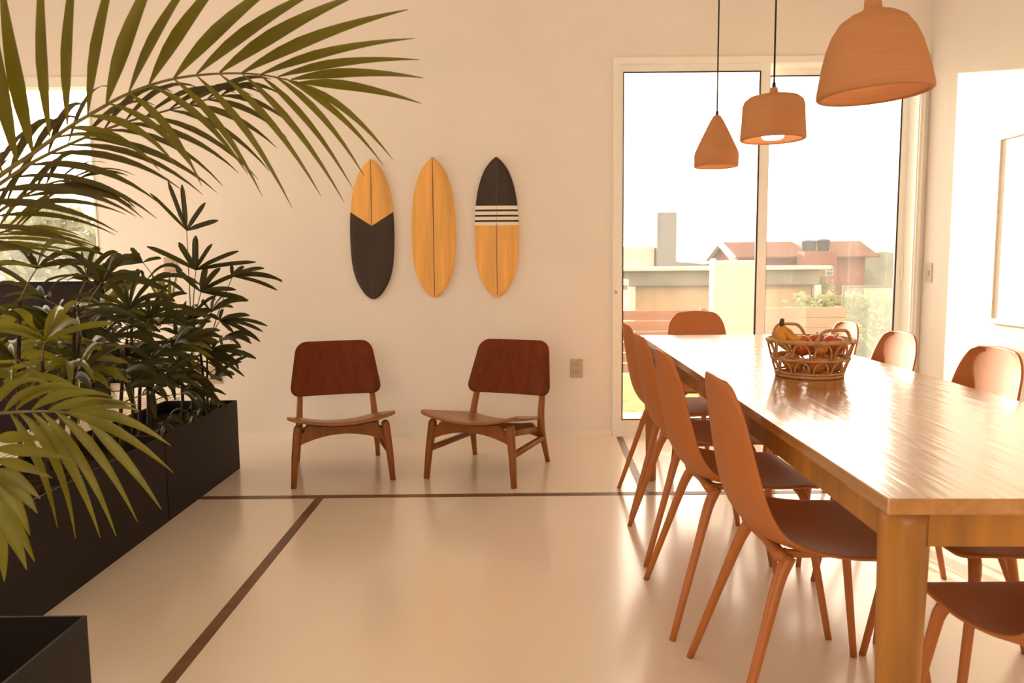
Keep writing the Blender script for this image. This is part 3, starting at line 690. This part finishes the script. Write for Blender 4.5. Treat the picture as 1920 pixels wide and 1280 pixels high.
# lady palms
def lady(label, bx, by, bz=.31):
    return thing('lady_palm', label, 'plant', (bx, by, bz))
def fan(parent, root, hub, tips, wd, mt, droop=.2, blunt=True):
    O = parent.location
    root, hub = Vector(root)-O, Vector(hub)-O
    mid = root.lerp(hub, .5)+Vector((0, 0, .05*(hub-root).length))
    s = obj('leaf', tube(spline([root, mid, hub], 4), [.0032, .0020], 5), STALK, parent, True)
    for d, L_ in tips:
        d = Vector(d).normalized(); t = hub+d*L_; t.z -= droop*L_*random.uniform(.6, 1.4); m_ = hub+d*L_*.55
        fc = Vector((random.uniform(-.6, .6), -1, random.uniform(.1, .9)))
        obj('leaflet', blade(hub, m_, t, wd*random.uniform(.8, 1.15), fc, 7, blunt, .22), mt, s, True)
    return s
def auto_lady(parent, canes, seed, per, wd=.027, L0=.20, hmax=.75, mt=RHAP, lean=0, ulo=.5, xmax=-1.52, young=.1):
    rnd = random.Random(seed); O = parent.location
    for (cx, cy, h) in canes:
        tp = Vector((cx+rnd.uniform(-.05, .05)+lean, cy+rnd.uniform(-.05, .05), O.z+h))
        c = obj('cane', tube(spline([Vector((cx, cy, O.z))-O, Vector((cx+.01, cy, O.z+h*.5))-O, tp-O], 3), [.0095, .006], 7), CANE, parent, True)
        for i in range(per):
            u = ulo+(1-ulo)*i/max(1, per-1); root = Vector((cx, cy, O.z)).lerp(tp, u)
            az = i*2.4+rnd.uniform(-.5, .5); el = rnd.uniform(.1, .7)+.5*(u > .93)
            pd = Vector((math.cos(az)*math.cos(el), math.sin(az)*math.cos(el), math.sin(el)))
            hub = root+pd*rnd.uniform(.10, .22)
            hub.y = min(hub.y, 4.70); hub.x = min(hub.x, xmax)
            n = rnd.randint(5, 8); ax = pd; s1_ = ax.cross(Vector((0, 0, 1))).normalized(); s2_ = s1_.cross(ax)
            tips = []
            for k in range(n):
                a = -1.25+2.5*k/(n-1)+rnd.uniform(-.12, .12)
                d = ax*math.cos(a)+s1_*math.sin(a)+s2_*rnd.uniform(.05, .35)
                LL = L0*rnd.uniform(.75, 1.15)*(1-.12*abs(a))
                if hub.y+d.y*LL > 4.82: d.y *= .2
                if hub.x+d.x*LL > xmax+.16: d.x *= .3
                tips.append((d, LL))
            fan(parent, root, hub, tips, wd, mt if rnd.random() > young else RHAPY, rnd.uniform(.25, .6))
def ang(*aa):   # picture-plane directions in degrees with lengths in photo pixels
    out = []
    for a, l in aa: out.append((Vector((math.cos(math.radians(a)), random.uniform(-.25, .25), math.sin(math.radians(a)))), l/372))
    return out
r1 = lady('lady palm with fan leaves against the wall, at the far end of the planters', -1.70, 3.86)
auto_lady(r1, [(-1.69, 3.80, .44), (-1.64, 3.94, .50), (-1.78, 3.66, .40)], 11, 6, .024, .22, ulo=.42)
top = Vector((-1.66, 3.90, .78)); top2 = Vector((-1.60, 3.94, .70))
YH = 3.82
for hx, hy, rt, tips, dr, mt_, wd_ in (
    (350, 432, top, ((128, 92), (106, 98), (92, 90), (58, 66), (18, 70)), .05, RHAP, .022),
    (367, 506, top, ((147, 96), (120, 66), (58, 62), (26, 92), (12, 110), (88, 70)), .08, RHAP, .028),
    (377, 547, top, ((128, 70), (82, 56), (58, 66), (32, 78), (12, 72), (-5, 90)), .12, RHAP, .030),
    (436, 518, top2, ((95, 28), (52, 34), (24, 66), (16, 98), (8, 92), (-8, 80)), .28, RHAP, .022),
    (412, 600, top2, ((78, 26), (140, 28), (20, 68), (8, 92), (0, 78), (-15, 80), (-38, 30)), .25, RHAP, .022),
    (318, 594, top, ((112, 92), (100, 84), (92, 82), (84, 80), (72, 92), (122, 80)), .02, RHAPY, .016),
    (398, 655, top2, ((2, 80), (14, 60), (-20, 42), (140, 40), (60, 24)), .22, RHAP, .028),
    (376, 660, top2, ((-8, 80), (-20, 84), (-30, 70), (6, 60), (160, 50)), .25, RHAP, .022),
    (268, 492, top, ((175, 68), (160, 62), (145, 44), (20, 40), (120, 46)), .25, RHAP, .026),
    (262, 508, top, ((222, 130), (235, 50), (200, 70)), .10, RHAP, .046),
    (338, 610, top, ((70, 60), (50, 56), (30, 70), (150, 60)), .15, RHAP, .022),
    (300, 640, top, ((200, 90), (215, 80), (185, 90), (-30, 90), (-55, 70)), .25, RHAP, .030),
    (345, 690, top2, ((-40, 80), (-60, 70), (-20, 70), (210, 70), (180, 80)), .25, RHAP, .032)):
    fan(r1, rt, at(hx, hy, YH), ang(*tips), wd_, mt_, dr)
obj('cane', tube(spline([Vector((0.03, .02, 0)), Vector((.035, .03, .25)), top-r1.location], 3), [.009, .004], 7), CANE, r1, True)
obj('cane', tube(spline([Vector((0.09, .06, 0)), Vector((.095, .07, .2)), top2-r1.location], 3), [.009, .004], 7), CANE, r1, True)
r2 = lady('bushy lady palm in the middle of the planter row, below the left window', -1.74, 3.30)
auto_lady(r2, [(-1.75, 3.42, .60), (-1.66, 3.30, .52), (-1.82, 3.22, .66), (-1.64, 3.10, .52), (-1.72, 3.50, .48)], 5, 6, .023, .28, ulo=.5, young=.15)
r3 = lady('dense lady palm at the near end of the planter row, at the left picture edge', -1.74, 2.72)
auto_lady(r3, [(-1.70, 2.86, .62), (-1.80, 2.70, .70), (-1.66, 2.62, .50), (-1.76, 2.98, .66)], 23, 6, .024, .28, ulo=.5, young=.26)
g1 = thing('leafy_herb', 'small glossy strap leaved plant on the soil of the far planter', 'plant', (-1.62, 3.95, .325))
for hx, hy, q in ((.02, .05, 0), (-.02, -.12, 1), (.03, -.32, 2), (-.06, .12, 3), (.0, -.55, 4)):
    h = Vector((hx, hy, 0))
    for k in range(6):
        a = k*1.05+q; d = Vector((math.cos(a), math.sin(a), 0)); L_ = random.uniform(.09, .15)
        if h.x+d.x*L_ > .07: L_ *= .5
        obj('leaf', blade(h, h+d*L_*.5+Vector((0, 0, .13)), h+d*L_+Vector((0, 0, .045)), .020, (0, -.5, 1), 7, True), RHAP, g1, True)

# ------------------------------------------------------------------ outdoors
st = struct('ground', box(-14, 60, 5.12, 16, -.6, -.20), GRASS)
struct('terrace', box(-6, 12, 5.12, 5.75, -.2, -.02), CREAMW)
struct('far_ground', box(-80, 160, 16, 160, -4.6, -2.2), HILL)
fn = thing('plank_fence', 'low fence of horizontal reddish planks on the terrace edge', 'fence', (.2, 6.5, 0))
for i in range(6):
    obj('plank', bbox(-1.2, 1.55, 0, .022, .185+.092*i, .185+.092*i+.080, .003, 1), DECK, fn)
for px_ in (-1.1, .35, 1.45): obj('post', bbox(px_, px_+.05, .024, .07, -.22, .74, .003, 1), DECK, fn)
fn2 = thing('plank_fence', 'pale reflection veiled plank fence outside the right door pane', 'fence', (2.05, 6.6, 0))
for i in range(6):
    obj('plank', bbox(.0, .905, 0, .022, .185+.092*i, .185+.092*i+.088, .003, 1), DECKP, fn2)
for px_ in (.05, .83): obj('post', bbox(px_, px_+.05, .024, .07, -.22, .74, .003, 1), DECKP, fn2)
pw = tag(obj('garden_wall', bbox(1.673, 2.06, 6.20, 6.36, -.22, 1.15, .02), CREAMW), 'smooth cream garden wall standing behind the left door pane', 'wall')
rl = thing('glass_railing', 'greenish glass railing outside the right door pane', 'railing', (2.98, 6.7, -.2))
obj('pane', box(0, .75, 0, .012, .05, 1.10), RAILG, rl); obj('pane', box(.78, 1.6, 0, .012, .05, 1.10), RAILG, rl)
obj('top_rail', bbox(-.02, 1.62, -.010, .022, 1.10, 1.118, .004), CONC, rl)
for px_ in (-.02, .755, 1.6): obj('post', bbox(px_, px_+.012, -.006, .018, 0, 1.10, .003), CONC, rl)
hd = thing('hedge', 'soft green hedge bank behind the glass railing', 'hedge', (4.6, 9.0, -.2))
def foliage(n, fx, size, seed, mt, parent, name='foliage'):
    rnd = random.Random(seed); V, F = [], []
    for i in range(n):
        p = Vector(fx(rnd)); a = Vector((rnd.gauss(0, 1), rnd.gauss(0, 1), rnd.gauss(0, 1))).normalized(); b = a.orthogonal().normalized(); s = size*rnd.uniform(.6, 1.3)
        k = len(V); V += [p-a*s, p+b*s*.4, p+a*s, p-b*s*.4]; F.append((k, k+1, k+2, k+3))
    o = obj(name, (V, F), mt, parent); o['kind'] = 'stuff'; return o
foliage(5000, lambda r: (r.uniform(-1.2, 3.5), r.uniform(-.4, .4), r.uniform(0, .95)), .07, 3, LEAFO, hd)
bl = thing('flat_roof_building', 'low building with concrete roof band and ochre wall beyond the fence', 'building', (2.2, 14, -.5))
obj('wall', box(0.15, 3.45, .15, 4, 0, 1.22), OCHRE, bl); obj('roof_band', bbox(0, 3.55, 0, 4.1, 1.22, 1.50, .02), CONC, bl)
obj('roof_slab', bbox(-.2, 3.7, -.15, 4.2, 1.502, 1.575, .015), PALEW, bl); obj('pillar', box(0, .12, 0, .12, 0, 1.219), PALEW, bl); obj('pillar', box(3.46, 3.58, 0, .12, 0, 1.219), PALEW, bl)
obj('door_opening', box(2.45, 3.2, .10, .149, .35, 1.15), OCHRE, bl)
tw = tag(obj('concrete_tower', bbox(4.08, 4.62, 21, 21.6, -1, 2.56, .02), GREY), 'tall plain grey concrete slab rising above the flat roof', 'tower')
tag(obj('parapet_wall', bbox(3.0, 4.05, 21.2, 21.6, -1, 1.62, .02), PALEW), 'pale parapet wall left of the grey concrete slab', 'wall')
def house(x0, x1, y, d, z0, ze, zr, label, gable):
    t = thing('red_house', label, 'house', (x0, y, z0))
    L_ = x1-x0; he = ze-z0; hr = zr-z0
    if gable:
        V = [(0, 0, 0), (0, d, 0), (0, d, he), (0, d/2, hr), (0, 0, he), (L_, 0, 0), (L_, d, 0), (L_, d, he), (L_, d/2, hr), (L_, 0, he)]
        F = [(0, 1, 2, 3, 4), (5, 9, 8, 7, 6), (0, 4, 9, 5), (1, 6, 7, 2)]
        obj('wall', (V, F), REDW, t)
    else: obj('wall', box(0, L_, 0, d, 0, he), REDW, t)
    n = 60; rows_ = [[], []]
    for i in range(n*2+1):
        x = -.3+(L_+.8)*i/(n*2); z = .045*(i % 2)
        rows_[0].append((x, -.5, he-.12+z)); rows_[1].append((x, d/2, hr+.1+z))
    if not gable:   # hipped end on the right
        rows_[1] = [(min(x, L_-2.0), y_, z) for x, y_, z in rows_[1]]
    r = obj('roof', grid(rows_), TILE, t); solid(r, .08)
    obj('rear_roof', grid([[(-.3, d/2, hr+.1), (L_-2.0 if not gable else L_+.5, d/2, hr+.1)], [(-.3, d+.5, he-.1), (L_+.5, d+.5, he-.1)]]), TILE, t)
    if gable:
        for sg in (0, 1):
            obj('barge_board', tube([(-.35, d/2, hr+.10), (-.35, -.5 if sg == 0 else d+.5, he-.14)], .13, 4, 4), PALEW, t)
    return t
h1 = house(11.42, 14.4, 38, 4.0, -2.2, 1.52, 2.12, 'small red gabled house with white barge boards beyond the flat roof', True)
h2 = house(15.5, 17.85, 38, 3.4, -2.2, 1.52, 2.10, 'long red house with tiled roof behind the right door pane', True)

t1 = tag(obj('water_tank', xform(lathe([(0, 0), (.29, 0), (.34, .46), (.35, .46), (.35, .52), (0, .60)], 20), Matrix.Translation((14.38, 36.42, 1.681))), BLUE, None, True), 'blue grey water tank on the red brick block, left of the pair', 'tank')
t2 = tag(obj('water_tank', xform(lathe([(0, 0), (.25, 0), (.30, .50), (.31, .50), (.31, .56), (0, .64)], 20), Matrix.Translation((15.08, 36.45, 1.681))), BLUE, None, True), 'blue grey water tank on the red brick block, right of the pair', 'tank')
pb = thing('tank_block', 'red brick block with a small window carrying the two water tanks', 'building', (14.0, 35.9, -2.2))
obj('wall', bbox(0, 1.53, 0, 1.0, 0, 3.88, .02), REDW, pb)
wn = obj('window', bbox(.98, 1.36, -.05, -.002, 2.72, 3.15, .01), PALEW, pb); obj('pane', box(1.02, 1.32, -.07, -.051, 2.76, 2.92), BLUE, wn); obj('pane', box(1.02, 1.32, -.07, -.051, 2.96, 3.11), BLUE, wn)
tr = thing('garden_tree', 'small bright leafy tree in front of the red house', 'tree', (5.95, 14.5, -.5))
obj('trunk', tube([(0, 0, 0), (.02, 0, .5), (0, 0, .9)], [.05, .03], 8), TRUNK, tr)
foliage(900, lambda r: (lambda a, b, q: (q*math.cos(a)*math.cos(b)*.36, q*math.sin(a)*math.cos(b)*.36, .98+q*math.sin(b)*.42))(r.uniform(0, 6.28), r.uniform(-1.5, 1.5), r.uniform(.3, 1)), .06, 9, LEAFO, tr)
tl = thing('garden_tree', 'pale hazy tree outside the left window', 'tree', (-7.2, 12.0, -.2))
obj('trunk', tube([(0, 0, 0), (.1, 0, .9), (0, 0, 1.6)], [.09, .05], 8), TRUNK, tl)
foliage(2600, lambda r: (lambda a, b, q: (q*math.cos(a)*math.cos(b)*1.3, q*math.sin(a)*math.cos(b)*.9, 1.55+q*math.sin(b)*.75))(r.uniform(0, 6.28), r.uniform(-1.5, 1.5), r.uniform(.3, 1)), .10, 12, LEAFO, tl)
# wooded hills on the horizon
V, F = [], []; n = 120; rnd = random.Random(4); zz = 0
for i in range(n+1):
    x = -60+180*i/n; zz = .8*zz+rnd.uniform(-.35, .35); z = 2.3+.8*math.sin(i*.17+1.2)+zz
    V += [(x, 100, -3), (x, 100, z), (x, 112, -3)]
for i in range(n): F += [(3*i, 3*i+3, 3*i+4, 3*i+1), (3*i+1, 3*i+4, 3*i+5, 3*i+2)]
struct('hills', (V, F), HILL)
